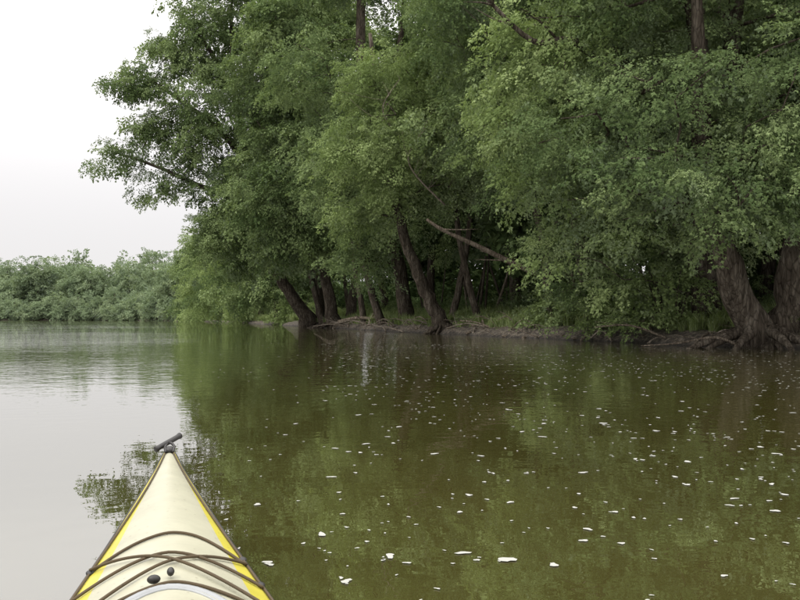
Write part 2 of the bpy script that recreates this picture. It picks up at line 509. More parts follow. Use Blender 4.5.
# ------------------------------------------------------------------ the individual trees on the bank
make_tree('silver_maple_tree',
    [[(10.45, 22.3, -0.2, 0.80), (10.2, 22.2, 0.4, 0.52), (9.5, 21.9, 1.7, 0.40), (8.8, 21.4, 3.1, 0.34), (8.2, 21, 5.2, 0.28), (8.0, 20.6, 8, 0.18), (7.8, 20.4, 10.5, 0.10)],
     [(11.0, 22.4, -0.2, 0.55), (11.1, 22.4, 0.8, 0.42), (11.25, 22.2, 2.5, 0.34), (11.6, 22, 5, 0.26), (12, 21.5, 9, 0.15)],
     [(9.5, 21.9, 1.6, 0.2), (9.0, 21.6, 2.6, 0.2), (8.3, 22.4, 4.2, 0.17), (7.2, 22.8, 6.0, 0.1)]],
    [(8.2, 20.2, 6.0, 3.8, 3.0, 2.9), (10.8, 20.2, 6.2, 3.2, 3.2, 3.4), (9, 21, 11.5, 5, 4, 3.0), (6.3, 22.5, 5.5, 2.6, 2.5, 3.0)],
    190, 0.95, C_A, 11, zmin=2.5, holes=[(7.8, 18.5, 8.9, 1.8), (9.2, 21.0, 9.6, 2.2), (8.6, 20, 9.4, 2.0), (8.4, 18.5, 9.8, 1.8)])
make_tree('silver_maple_tree',
    [[(10.6, 26.5, 0.4, 0.5), (10.2, 26.3, 3, 0.36), (9.8, 25.0, 6, 0.33), (9.3, 24.0, 9, 0.30), (8.6, 23.6, 14, 0.18)],
     [(10.0, 25.6, 4, 0.28), (10.2, 24.3, 7, 0.26), (10.4, 23.9, 10, 0.24), (10.8, 23.6, 14, 0.12)]],
    [(9, 25, 14.0, 5, 3.5, 2.6), (5.5, 25.5, 8.5, 2.5, 3, 3.5), (13, 25, 9, 2.6, 3, 4), (8.2, 26.6, 4, 3.5, 1.4, 2.5), (9, 28, 9, 3, 1.0, 3)],
    140, 1.1, C_B, 12, holes=[(9.6, 23, 10, 2.4)])
make_tree('box_elder_tree',
    [[(7.9, 31.2, 0.4, 0.42), (7.5, 31, 2.5, 0.32), (6.8, 30.6, 6, 0.26), (6.2, 30, 10, 0.18), (5.8, 30, 15, 0.1)],
     [(8.1, 31.4, 0.4, 0.3), (8.8, 31, 4, 0.22), (9.3, 31, 8, 0.16), (9.4, 31, 13, 0.09)]],
    [(6.9, 29.5, 4.0, 1.8, 2.0, 2.5), (8.6, 29, 3.5, 2.0, 1.8, 2.2), (6.4, 30, 9.5, 3.9, 3.2, 3.5), (8.5, 30, 13, 4.5, 3.5, 3.5), (4.6, 30.5, 13, 3.5, 3, 3.5)],
    205, 1.05, C_A, 13, zmin=0.9)
make_tree('box_elder_tree',
    [[(7.4, 37.6, 0.6, 0.3), (7.0, 37.2, 4, 0.24), (5.9, 36.5, 9, 0.2), (4.8, 36, 14, 0.12), (4.4, 35, 18, 0.06)]],
    [(4.8, 35, 10.4, 3.3, 3, 2.9), (4.8, 35.5, 15.5, 4.5, 4, 4), (7.5, 36, 11, 3.5, 3.5, 5)],
    170, 1.15, C_A, 14, zmin=5.2)
make_tree('leaning_maple_tree',
    [[(2.35, 42.2, -0.1, 0.60), (2.1, 42.1, 0.7, 0.43), (1.5, 41.9, 2.0, 0.36), (0.7, 41.5, 3.8, 0.30), (-0.3, 41, 7, 0.24), (-0.9, 41, 11, 0.16), (-1.6, 41, 16, 0.09)]],
    [(-0.3, 39.0, 9.6, 3.0, 2.4, 2.2), (2.6, 39.5, 9.2, 2.5, 2.2, 1.8), (1.0, 40.0, 13.0, 3.4, 2.8, 2.2), (-1.4, 40.5, 6.8, 1.3, 1.4, 2.0, 6)],
    115, 1.12, C_B, 15, zmin=3.8, space=0.9)
make_tree('cottonwood_tree',
    [[(0.4, 49.5, 0.4, 0.55), (0.1, 49.4, 3, 0.42), (-0.8, 49, 8, 0.38), (-2.2, 48.5, 14, 0.34), (-2.5, 48.3, 20, 0.27), (-2.3, 48.2, 28, 0.08)],
     [(-1.6, 48.8, 11, 0.24), (-0.6, 48.6, 15, 0.2), (0.2, 48.5, 20, 0.15), (0.5, 48, 26, 0.06)]],
    [(-2.5, 47, 11, 3.5, 3, 3.6), (-5.2, 48, 16.5, 2.6, 3, 2.4), (1.8, 48.5, 15.5, 4.2, 3.0, 2.5), (-1, 49, 25, 6, 3.5, 4), (-2.0, 47.5, 5.6, 1.3, 1.4, 2.8, 14)],
    200, 1.3, C_A, 16, zmin=1.7, space=0.95, holes=[(-2.5, 46.3, 18.5, 3.0), (-2.3, 46, 15.5, 2.2), (-2.3, 45, 20.5, 2.4)])
make_tree('silver_maple_tree',
    [[(-5.5, 66, -0.1, 0.8), (-5.7, 65.8, 1.0, 0.56), (-6.3, 65.5, 4, 0.45), (-7.4, 65, 9, 0.36), (-8.0, 64.5, 16, 0.27), (-8, 64, 24, 0.15), (-7.6, 64, 30, 0.07)],
     [(-4.3, 66.6, -0.1, 0.55), (-4.1, 66.5, 2.0, 0.40), (-3.6, 66, 6, 0.32), (-3.2, 65.5, 12, 0.26), (-2.8, 65, 19, 0.16)]],
    [(-8.5, 62, 12, 5.0, 4, 6), (-4, 62, 11.5, 4.0, 3.5, 6), (-7, 63, 22, 7, 5, 6), (-8.6, 62.5, 7.0, 2.6, 2.5, 2.6, 40)],
    260, 1.55, C_K, 17, zmin=3.8)
make_tree('silver_maple_tree',
    [[(-8.8, 75, -0.1, 0.95), (-9.1, 74.8, 1.0, 0.70), (-10.4, 74.3, 3.0, 0.58), (-11.8, 73.5, 5.5, 0.50), (-13, 72.5, 10, 0.42), (-14.5, 71.5, 17, 0.32), (-15.5, 71, 25, 0.2), (-15.5, 71, 32, 0.08)],
     [(-12.6, 72.8, 8.5, 0.32), (-15, 71.5, 11.5, 0.28), (-18.5, 70, 13.0, 0.22), (-22, 69, 14.5, 0.14), (-25.5, 68.5, 15.6, 0.06)],
     [(-14, 72, 15, 0.28), (-17, 71, 18.5, 0.23), (-20.5, 70, 21, 0.17), (-24, 69.5, 23.2, 0.06)],
     [(-15, 71.3, 21, 0.22), (-17.5, 70.5, 25.5, 0.17), (-20.0, 70, 28.5, 0.08)],
     [(-7.8, 76, -0.1, 0.55), (-7.9, 75.5, 3, 0.38), (-8.5, 75, 9, 0.3), (-8.5, 74, 18, 0.2), (-8, 73, 27, 0.1)]],
    [(-13.0, 69.5, 11, 4.6, 4, 6.0), (-10.5, 70, 18, 5.0, 4, 6.0), (-16.8, 70, 20, 4.2, 4, 4.6), (-16.0, 70.5, 28.5, 4.4, 4, 5.5), (-15.2, 70, 8.2, 2.8, 3, 3.4, 80),
     (-9, 71, 29, 6, 4, 5), (-20.8, 69.3, 25.0, 2.8, 2.4, 2.0, 30), (-23.8, 69, 22.3, 2.6, 2.0, 1.4, 26), (-24.2, 69, 15.6, 3.0, 2.0, 1.5, 26), (-20.5, 69.6, 12.9, 2.4, 2.0, 1.3, 16), (-21.8, 69.5, 18.5, 2.0, 1.8, 1.2, 12), (-18.5, 70, 16.0, 2.2, 2, 1.6, 14)],
    440, 1.35, C_K, 18, shell=0.3, zmin=3.2, space=0.82, extra=0.5)
specs = [(-15.3, 98, 24, 7, C_K), (-20.5, 116, 25, 7, C_B), (-28, 137, 24, 8, C_K), (-36, 158, 22, 8, C_B), (-44, 180, 21, 8, C_K), (-54, 205, 20, 8, C_F)]
for k, (x, y, hgt, w, cl) in enumerate(specs):
    lean = -0.22*w
    make_tree('riverside_maple_tree',
        [[(x, y, -0.1, 0.6), (x-0.3, y, 2, 0.42), (x+lean*0.6, y-1, hgt*0.35, 0.34), (x+lean, y-1, hgt*0.7, 0.2), (x+lean, y-1, hgt*0.95, 0.08)]],
        [(x+lean, y-2, hgt*0.36, w*0.85, 4, hgt*0.27), (x+lean*0.6, y-1, hgt*0.7, w*0.75, 5, hgt*0.25), (x-w*0.45, y-2, hgt*0.22, w*0.45, 3, hgt*0.13), (x+3, y, hgt*0.5, w*0.7, 5, hgt*0.4)],
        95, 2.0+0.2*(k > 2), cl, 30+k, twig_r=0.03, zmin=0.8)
for k, (x, y, lx, r0, hh_, zm) in enumerate([(-1.2, 53.5, -1.8, 0.28, 15, 6), (-2.6, 57.5, -1.0, 0.22, 15, 6), (4.4, 42.5, -1.3, 0.2, 13, 6), (3.0, 46.5, 1.2, 0.22, 14, 6), (-6.9, 71, -1.8, 0.32, 17, 6)]):
    make_tree('young_maple_tree',
        [[(x, y, 0.2, r0*1.5), (x+lx*0.2, y, 1.3, r0), (x+lx*0.9, y-0.2, hh_*0.4, r0*0.8), (x+lx*1.2, y-0.3, hh_*0.75, r0*0.5), (x+lx*1.3, y, hh_, r0*0.2)]],
        [(x+lx, y-0.3, hh_*0.75, 2.2, 2.2, hh_*0.25)], 22, 1.2, C_A, 90+k, zmin=zm, extra=0.1)

# ------------------------------------------------------------------ woodland behind
def near_bank_index(y):
    return int(np.argmin(np.abs(BANK[:, 1]-y)))
wood = []
for (y, t) in [(20, 8), (27, 7), (33, 7), (39, 10), (46, 9), (54, 8), (61, 7), (70, 8), (80, 8), (92, 8), (24, 16), (34, 15), (44, 17), (54, 17), (66, 16), (80, 17), (96, 16), (112, 10), (128, 12), (40, 26), (56, 28), (72, 28), (150, 15)]:
    i = near_bank_index(y + rng.uniform(-1.5, 1.5))
    q = BANK[i] + NRM[i]*(t+rng.uniform(-1.5, 1.5))
    wood.append((q[0], q[1], gz(i, t)))
for k, (x, y, z0) in enumerate(wood):
    hgt = rng.uniform(22, 28) if y > 42 else rng.uniform(18, 23)
    lx, ly = rng.normal(0, 1.3, 2)
    rr = rng.uniform(0.2, 0.36)
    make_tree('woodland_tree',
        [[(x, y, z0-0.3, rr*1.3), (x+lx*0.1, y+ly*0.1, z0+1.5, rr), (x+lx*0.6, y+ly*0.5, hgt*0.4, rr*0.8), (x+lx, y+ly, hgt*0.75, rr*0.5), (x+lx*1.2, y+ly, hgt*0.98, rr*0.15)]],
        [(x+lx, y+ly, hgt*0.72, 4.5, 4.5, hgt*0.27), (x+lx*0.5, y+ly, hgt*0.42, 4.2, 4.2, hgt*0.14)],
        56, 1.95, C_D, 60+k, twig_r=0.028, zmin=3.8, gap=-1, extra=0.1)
for k in range(15):
    y = 26 + 36*rng.uniform()
    i = near_bank_index(y); t = rng.uniform(3.5, 12)
    q = BANK[i] + NRM[i]*t; z0 = gz(i, t); lx = rng.normal(0, 1.3); hh_ = rng.uniform(7, 11)
    V, F = [], []
    r0 = rng.uniform(0.05, 0.12)
    tube(V, F, catmull([(q[0], q[1], z0-0.2), (q[0]+lx*0.5, q[1], z0+hh_*0.4), (q[0]+lx, q[1]+0.2, z0+hh_)], 4), np.linspace(r0, r0*0.3, 9), 8)
    o = mesh_obj('sapling_tree', V, F, M_WOOD if k % 3 == 0 else M_BARK, smooth=True)
    P = [(q[0]+lx+rng.normal(0, 0.9), q[1]+rng.normal(0, 0.9), z0+hh_*rng.uniform(0.45, 1.05)) for _ in range(7)]
    scatter('foliage', P, [(0, 0.15, rng.uniform(0, 6.28)) for _ in P], rng.uniform(0.6, 1.0, 7), C_A, o)

# ------------------------------------------------------------------ undergrowth
def band(n, ymin, ymax, tmin, tmax, zlo, zhi, sc, power=1.0):
    P, RT, SC = [], [], []
    i0, i1 = near_bank_index(ymin), near_bank_index(ymax)
    for _ in range(n):
        i = i0 + int((i1-i0)*rng.uniform()**1.4)
        t = tmin + (tmax-tmin)*rng.uniform()
        q = BANK[i] + NRM[i]*t
        z0 = gz(i, t)
        clump = noise.noise((q[0]*0.25, q[1]*0.25, 7))*0.5+0.5
        z = z0 + zlo + (zhi-zlo)*rng.uniform()**power*(0.35+1.1*clump)
        P.append((q[0], q[1], z)); RT.append((rng.normal(0, 0.3), rng.normal(0.0, 0.3), rng.uniform(0, 6.283)))
        SC.append(sc*rng.uniform(0.7, 1.3)*(1+0.008*max(0, q[1]-40)))
    return P, RT, SC
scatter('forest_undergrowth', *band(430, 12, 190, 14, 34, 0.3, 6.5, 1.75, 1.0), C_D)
scatter('forest_floor_plants', *band(460, 14, 190, 4.5, 14, 0.0, 1.3, 0.75, 1.0), C_A)
scatter('bank_weeds', *band(2100, 14, 200, 1.1, 5.5, 0.0, 0.5, 0.55), C_S)
def bush(name, x, y, rx, ry, hz, n, sc, coll, seed, z0=0.35):
    r = np.random.default_rng(seed)
    V, F = [], []
    P, RT, SC = [], [], []
    for s in range(9):
        a = r.uniform(0, 6.283); e = np.array([x+rx*0.8*math.cos(a), y+ry*0.8*math.sin(a), z0+hz*r.uniform(0.5, 0.95)])
        b = np.array([x+0.1*math.cos(a), y+0.1*math.sin(a), z0-0.4])
        tube(V, F, [b, b+(e-b)*0.5+np.array([0, 0, hz*0.12]), e], [0.04, 0.025, 0.01], 6)
    o = mesh_obj(name, V, F, M_BARK, smooth=True)
    for _ in range(n):
        d = r.normal(0, 1, 3); d /= np.linalg.norm(d); d[2] = abs(d[2]); q = r.uniform(0.3, 1)**0.5
        nn = 1+0.3*noise.noise((d[0]*2+seed, d[1]*2, d[2]*2))
        P.append((x+d[0]*q*rx*nn, y+d[1]*q*ry*nn, z0+d[2]*q*hz*nn))
        RT.append((r.normal(0, 0.3), r.normal(0.25, 0.4), math.atan2(d[1], d[0])+r.normal(0, 0.4))); SC.append(sc*r.uniform(0.7, 1.2))
    scatter('foliage', P, RT, SC, coll, o)
bush('riverside_bush', 9.3, 26.5, 1.8, 1.0, 2.6, 150, 0.85, C_S, 1, 0.6)
bush('riverside_bush', 8.3, 29.4, 1.5, 1.0, 2.0, 110, 0.85, C_S, 2, 0.6)
bush('riverside_bush', 12.9, 22.5, 1.3, 1.0, 2.2, 110, 0.8, C_S, 3, 0.6)
bush('riverside_bush', 7.0, 34.0, 1.3, 1.0, 1.8, 100, 0.8, C_S, 4, 0.6)
bush('riverside_bush', -8.6, 84, 1.6, 1.6, 2.4, 100, 1.1, C_S, 5)
bush('riverside_bush', -12.5, 92, 2.2, 2, 3.2, 110, 1.5, C_S, 6)
bush('riverside_bush', -24, 122, 3, 3, 4, 120, 2.0, C_S, 7)
bush('riverside_bush', -43, 170, 5, 3, 3, 120, 2.4, C_S, 8)

P, RT, SC = [], [], []
i0, i1 = near_bank_index(12), near_bank_index(210)
for _ in range(7500):
    i = i0 + int((i1-i0)*rng.uniform()**1.5)
    t = 0.8 + 6*rng.uniform()**1.4 - WIG[i]
    q = BANK[i] + NRM[i]*t
    if noise.noise((q[0]*0.5, q[1]*0.5, 2)) < -0.12: continue
    P.append((q[0], q[1], gz(i, t))); RT.append((rng.normal(0, 0.18), rng.normal(0, 0.18), rng.uniform(0, 6.28)))
    SC.append(rng.uniform(0.3, 0.95)*(1+0.01*max(0, q[1]-30)))
scatter('bank_grass', P, RT, SC, C_G)

# ------------------------------------------------------------------ dead wood
def deadwood(name, pts, r0, r1, side=0, seed=0, mat=M_WOOD):
    r = np.random.default_rng(seed)
    C = catmull(pts, 5)
    V, F = [], []
    n = len(C)
    tube(V, F, C, [r0+(r1-r0)*i/(n-1) for i in range(n)], 10, 0.06, seed)
    L0 = np.linalg.norm(C[-1]-C[0])
    for k in range(side):
        i = int(r.uniform(0.2, 0.95)*n); a = C[min(i, n-1)]
        d = (C[-1]-C[0])/L0*0.6 + r.normal(0, 0.6, 3); d[2] = abs(d[2])*0.7
        l = L0*r.uniform(0.1, 0.35)
        mid = a+d*l*0.5+r.normal(0, 0.05, 3)*L0*0.3
        tube(V, F, catmull([a, mid, a+d*l], 3), np.linspace(max(r1*0.9, 0.012), 0.004, 7), 5)
    return mesh_obj(name, V, F, mat, smooth=True)
deadwood('fallen_tree', [(6.3, 35.6, 2.9), (4.9, 35.5, 3.5), (3.5, 35.3, 4.15), (1.9, 35.0, 4.85), (1.2, 34.9, 5.3)], 0.15, 0.06, 3, 3, M_WOOD)
deadwood('fallen_log', [(-4.6, 58.5, 0.55), (-3.2, 57.5, 0.85), (-2.0, 56.4, 0.8)], 0.16, 0.10, 5, 4, M_WOOD)
deadwood('driftwood_branch', [(9.6, 21.9, 0.05), (8.9, 22.0, 0.30), (8.0, 22.4, 0.12), (7.2, 23.2, 0.02)], 0.05, 0.012, 8, 5)
for k in range(80):
    y = 21.5 + 46*rng.uniform()**1.1
    i = near_bank_index(y); t = rng.uniform(-0.4, 1.4)-WIG[i]
    q = BANK[i] + NRM[i]*t; z0 = max(0.02, gz(i, t))
    a = rng.uniform(0, 3.14); ln = rng.uniform(0.5, 2.2)
    d = np.array([math.cos(a)-0.4, math.sin(a)*0.8, 0])*ln
    sc = rng.uniform(0.015, 0.06)
    deadwood('driftwood_branch', [(q[0], q[1], z0), (q[0]+d[0]*0.5, q[1]+d[1]*0.5, z0+rng.uniform(0.05, 0.5)), (q[0]+d[0], q[1]+d[1], max(0.0, z0+rng.uniform(-0.2, 0.45)))], sc, sc*0.3, int(rng.integers(3, 9)), 200+k, M_DEAD if k % 3 == 0 else M_WOOD)
for s, (x, y, z) in enumerate([(-1.0, 36.6, 10.0), (0.2, 36.3, 7.6)]):
    deadwood('dead_branch', [(x+2, y+1.6, z-1.2), (x+0.6, y+0.5, z), (x+0.2, y, z+0.9), (x+1.0, y-0.4, z+2.1)], 0.05, 0.012, 12, 20+s, M_DEAD)
deadwood('bare_limb', [(7.2, 24.5, 8.0), (5.4, 23.6, 9.3), (4.0, 23.2, 9.2), (2.6, 23.0, 10.4)], 0.15, 0.05, 5, 41, M_BARK)
def roots(name, x, y, n, rr, seed):
    r = np.random.default_rng(seed); V, F = [], []
    for k in range(n):
        a = math.pi + r.uniform(-0.2, 3.3); l = r.uniform(0.8, 1.7)*rr*2
        e = np.array([x+math.cos(a)*l, y+math.sin(a)*l*0.7, -0.1])
        b = np.array([x+math.cos(a)*rr*0.4, y+math.sin(a)*rr*0.4, 0.55])
        m_ = (b+e)/2 + np.array([r.normal(0, 0.1), r.normal(0, 0.1), 0.02])
        tube(V, F, catmull([b, m_, e], 4), np.linspace(rr*0.22, rr*0.06, 9), 8)
    return mesh_obj(name, V, F, M_BARK, smooth=True)
roots('tree_roots', 10.35, 22.3, 11, 0.8, 1); roots('tree_roots', 2.3, 42.2, 9, 0.6, 2); roots('tree_roots', -5.2, 66, 9, 0.9, 3)
def stone(name, c, r, seed, mat):
    V, F = [], []
    a, b = 14, 9
    for i in range(b+1):
        ph = math.pi*i/b
        for j in range(a):
            th = 2*math.pi*j/a
            d = Vector((math.sin(ph)*math.cos(th), math.sin(ph)*math.sin(th), math.cos(ph)))
            q = 1+0.45*noise.noise(d*1.3+Vector((seed, 0, 0)))
            V.append((c[0]+r*1.4*q*d.x, c[1]+r*q*d.y, c[2]+r*0.6*q*d.z))
    for i in range(b):
        for j in range(a):
            j2 = (j+1) % a
            F.append((i*a+j, (i+1)*a+j, (i+1)*a+j2, i*a+j2))
    return mesh_obj(name, V, F, mat, smooth=True)
for k in range(14):
    y = rng.uniform(23, 50); i = near_bank_index(y); t = rng.uniform(-0.1, 0.7)-WIG[i]; q = BANK[i]+NRM[i]*t
    stone('bank_stone', (q[0], q[1], max(0.02, gz(i, t))), rng.uniform(0.05, 0.15), k*3.1, M_WOOD)

# ------------------------------------------------------------------ distant tree line
def tree_mass(name, centres, coll, sc, dens=26):
    P, RT, SC = [], [], []
    for (x, y, w, hgt) in centres:
        for _ in range(int(dens*max(0.8, w/6))):
            d = rng.normal(0, 1, 3); d /= np.linalg.norm(d); q = rng.uniform(0.5, 1)
            tp = 1-0.35*max(0, d[2])
            c = np.array([x+d[0]*q*w*tp, y+d[1]*q*w*0.8, hgt*0.5+d[2]*q*hgt*0.45])
            if c[2] < 1.5: c[2] = 1.5+rng.uniform(0, 1.5)
            P.append(c); RT.append((rng.normal(0, 0.5), rng.normal(0.0, 0.5), math.atan2(d[1], d[0])+rng.normal(0, 0.6))); SC.append(sc*rng.uniform(0.6, 1.2))
    return scatter(name, P, RT, SC, coll)
cen, cen2, cen3 = [], [], []
i0 = near_bank_index(212)
for i in range(i0, i0+300, 8):
    if i >= len(BANK): break
    q = BANK[i] + NRM[i]*(1+rng.uniform(-1, 2.5)); cen.append((q[0], q[1], rng.uniform(2.5, 5), rng.uniform(4, 12)))
    q = BANK[i] + NRM[i]*(15+rng.uniform(-4, 5)); cen2.append((q[0], q[1], rng.uniform(4.5, 7.5), rng.uniform(14, 26)))
    if i % 16 == i0 % 16:
        q = BANK[i] + NRM[i]*(34+rng.uniform(-4, 5)); cen3.append((q[0], q[1], rng.uniform(7, 10), rng.uniform(19, 25)))
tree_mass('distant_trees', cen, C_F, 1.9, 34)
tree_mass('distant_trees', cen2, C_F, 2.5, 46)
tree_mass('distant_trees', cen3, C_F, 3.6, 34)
V, F = [], []
for c in cen+cen2:
    tube(V, F, [(c[0], c[1], 0), (c[0]+0.3, c[1], c[3]*0.5), (c[0], c[1], c[3]*0.8)], [0.4, 0.28, 0.08], 6)
mesh_obj('distant_tree_trunks', V, F, M_BARK, smooth=True)
cen = []
for i in range(2, len(LB), 3):
    q = LB[i] + np.array([-TL[i][1], TL[i][0]])*rng.uniform(6, 12)
    cen.append((q[0], q[1], rng.uniform(5, 8), rng.uniform(12, 17)))
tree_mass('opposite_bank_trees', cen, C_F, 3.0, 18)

# ------------------------------------------------------------------ kayak
ANG = math.radians(16.5)
TIP = 2.98
kroot = bpy.data.objects.new('kayak', None); link(kroot)
kroot.rotation_euler = (0, 0, ANG)
def hw(u):
    s = TIP-u if u > 0.1 else (u+2.35)
    full = TIP-0.1 if u > 0.1 else 2.45
    return float(np.interp(s/full, [0, 0.02, 0.10, 0.36, 0.54, 0.75, 0.9, 1.0], [0.008, 0.020, 0.044, 0.143, 0.217, 0.275, 0.295, 0.30]))
def zs(u):
    a = abs(u-0.1)/2.85
    return 0.26 + 0.105*a**1.8
def zr(u):
    a = abs(u-0.1)/2.85
    return zs(u) + 0.012 + 0.082*(1-a**1.6)
def deck_z(u, v):
    w = hw(u); q = min(1, abs(v)/w)
    return zs(u) + (zr(u)-zs(u))*(1-q**1.7)
U = np.r_[np.linspace(-2.35, -2.2, 5), np.linspace(-2.1, 2.75, 98), np.linspace(2.79, TIP, 9)]
dq = [0, 0.12, 0.25, 0.38, 0.5, 0.62, 0.70, 0.76, 0.86, 0.93, 1.0]
hull = [(1.0, -0.012), (0.985, 0.25), (0.93, 0.5), (0.80, 0.75), (0.5, 0.93), (0.0, 1.0)]
def section(u):
    w = hw(u); pts = []
    for q in dq: pts.append((q*w, deck_z(u, q*w)))
    a = abs(u-0.1)/2.85
    zk = -0.12 + 0.38*max(0, a)**6
    for q, f in hull[1:]:
        pts.append((q*w, zs(u) - f*(zs(u)-zk)))
    return [(-v, z) for v, z in reversed(pts[1:])] + pts
V, F, MI = [], [], []
ns = len(section(0))
for u in U:
    for v, z in section(u): V.append((v, u, z))
half = len(dq)+len(hull)-2
for i in range(len(U)-1):
    um = 0.5*(U[i]+U[i+1])
    for k in range(ns-1):
        kk = k-half if k >= half else half-1-k
        vm = 0.5*(abs(V[i*ns+k][0])+abs(V[i*ns+k+1][0]))
        if kk < len(dq)-1 and ((um-0.0)/0.44)**2 + (vm/0.2)**2 < 1: continue
        F.append((i*ns+k, i*ns+k+1, (i+1)*ns+k+1, (i+1)*ns+k))
        MI.append(0 if kk < 7 else 1)
def plastic(name, c, rough, sc=40, lo=0.84):
    m, nt, out = new_mat(name)
    L = nt.links.new
    tc = N(nt, 'ShaderNodeTexCoord')
    nz = N(nt, 'ShaderNodeTexNoise'); nz.inputs['Scale'].default_value = 7; nz.inputs['Detail'].default_value = 10; nz.inputs['Roughness'].default_value = 0.7
    L(tc.outputs['Object'], nz.inputs['Vector'])
    r = ramp(nt, [(0.35, tuple(x*lo for x in c)), (0.6, c)]); L(nz.outputs['Fac'], r.inputs[0])
    vo = N(nt, 'ShaderNodeTexVoronoi'); vo.inputs['Scale'].default_value = 38; L(tc.outputs['Object'], vo.inputs['Vector'])
    vr = ramp(nt, [(0.08, (0.55, 0.52, 0.45)), (0.14, (1, 1, 1))]); L(vo.outputs['Distance'], vr.inputs[0])
    mm = N(nt, 'ShaderNodeMix', data_type='RGBA', blend_type='MULTIPLY'); mm.inputs[0].default_value = 0.6
    L(r.outputs[0], mm.inputs[6]); L(vr.outputs[0], mm.inputs[7])
    p = N(nt, 'ShaderNodeBsdfPrincipled'); p.inputs['Roughness'].default_value = rough
    L(mm.outputs[2], p.inputs['Base Color'])
    n2 = N(nt, 'ShaderNodeTexNoise'); n2.inputs['Scale'].default_value = sc; L(tc.outputs['Object'], n2.inputs['Vector'])
    b = N(nt, 'ShaderNodeBump'); b.inputs['Strength'].default_value = 0.2; b.inputs['Distance'].default_value = 0.002; L(n2.outputs['Fac'], b.inputs['Height']); L(b.outputs[0], p.inputs['Normal'])
    L(p.outputs[0], out.inputs[0]); return m
M_WHITE = plastic('cream_deck', (0.36, 0.35, 0.255), 0.4)
M_YEL = plastic('yellow_hull', (0.44, 0.39, 0.045), 0.4)
M_BLK = plastic('black_rubber', (0.014, 0.012, 0.010), 0.5)
M_CORD = plastic('deck_cord', (0.060, 0.040, 0.016), 0.8, 300)
M_GREY = plastic('grey_hatch', (0.27, 0.28, 0.28), 0.5)
ob = mesh_obj('hull_and_deck', V, F, M_WHITE, kroot, smooth=True)
ob.data.materials.append(M_YEL)
ob.data.polygons.foreach_set('material_index', MI)
def surf(u, v, off=0.005): return (v, u, deck_z(u, v)+off)
def ktube(name, pts, r, mat, sides=8):
    V, F = [], []
    rad = [r]*len(pts) if not hasattr(r, '__len__') else r
    tube(V, F, pts, rad, sides)
    return mesh_obj(name, V, F, mat, kroot, smooth=True)
for sg, nm in ((1, 'seam_right'), (-1, 'seam_left')):
    ktube(nm, [(sg*(hw(u)+0.001), u, zs(u)-0.002) for u in U], 0.0034, M_BLK, 6)
def cord(name, uv, r=0.0033, m=14, off=0.004):
    pts = []
    C = catmull([(a, b, 0) for a, b in uv], m)
    for u, v, _ in C: pts.append(surf(u, v, off))
    return ktube(name, pts, r, M_CORD, 7)
e = lambda u, s=1: s*hw(u)*0.96
cord('bungee_front', [(1.78, e(1.78, -1)), (1.83, -0.06), (1.84, 0.06), (1.74, e(1.74))])
cord('bungee_rear', [(1.42, e(1.42, -1)), (1.50, -0.03), (1.50, 0.05), (1.42, e(1.42))])
cord('bungee_cross_a', [(1.42, e(1.42, -1)), (1.62, -0.01), (1.74, e(1.74))], off=0.007)
cord('bungee_cross_b', [(1.78, e(1.78, -1)), (1.66, -0.02), (1.42, e(1.42))], off=0.010)
cord('bungee_mid', [(1.62, e(1.62, -1)), (1.69, 0), (1.60, e(1.60))], off=0.006)
cord('deck_line_left', [(2.88, -0.012), (2.4, e(2.4, -1)*0.82), (1.78, e(1.78, -1)), (1.42, e(1.42, -1)), (0.7, e(0.7, -1))], 0.0028)
cord('deck_line_right', [(2.88, 0.012), (2.4, e(2.4)*0.86), (1.74, e(1.74)), (1.42, e(1.42)), (0.7, e(0.7))], 0.0028)
def ball(name, c, r, mat, sq=(1, 1, 1)):
    V, F = [], []
    a, b = 12, 8
    for i in range(b+1):
        ph = math.pi*i/b
        for j in range(a):
            th = 2*math.pi*j/a
            V.append((c[0]+r*sq[0]*math.sin(ph)*math.cos(th), c[1]+r*sq[1]*math.sin(ph)*math.sin(th), c[2]+r*sq[2]*math.cos(ph)))
    for i in range(b):
        for j in range(a):
            j2 = (j+1) % a
            F.append((i*a+j, (i+1)*a+j, (i+1)*a+j2, i*a+j2))
    return mesh_obj(name, V, F, mat, kroot, smooth=True)
for u in (1.78, 1.62, 1.42):
    for sg in (-1, 1):
        ball('deck_fitting', surf(u, e(u, sg), 0.004), 0.009, M_BLK, (1, 1.4, 0.6))
ball('cord_lock', surf(1.515, -0.026, 0.012), 0.0095, M_BLK, (1.3, 0.8, 0.9))
ball('cord_lock_b', surf(1.545, 0.004, 0.012), 0.009, M_BLK, (0.8, 1.3, 0.9))
zt = zr(2.9)
ktube('toggle_loop', catmull([(0.012, 2.86, zt+0.002), (0.016, 2.89, zt+0.018), (0.0, 2.91, zt+0.028), (-0.014, 2.89, zt+0.018), (-0.012, 2.86, zt+0.002)], 5), 0.005, M_BLK, 7)
ball('toggle_collar', (0, 2.88, zt+0.006), 0.017, M_BLK, (1, 1.3, 0.8))
bar = catmull([(-0.046, 2.88, zt+0.010), (-0.02, 2.90, zt+0.022), (0.015, 2.93, zt+0.036), (0.038, 2.95, zt+0.046)], 4)
ktube('toggle_grip', bar, [0.0095+0.002*(i in (0, 1, len(bar)-1, len(bar)-2)) for i in range(len(bar))], M_BLK, 12)
def ring(name, cu, au, av, r, off, mat):
    pts = [surf(cu+au*math.sin(t), av*math.cos(t), off) for t in np.linspace(0, 2*math.pi, 61)]
    return ktube(name, pts, r, mat, 8)
V, F = [], []
cu, au, av = 1.185, 0.27, 0.150
rings, seg = 8, 48
for i in range(rings+1):
    f = i/rings
    for j in range(seg):
        t = 2*math.pi*j/seg
        V.append(surf(cu+au*f*math.sin(t), av*f*math.cos(t), 0.014+0.006*(1-f**4)))
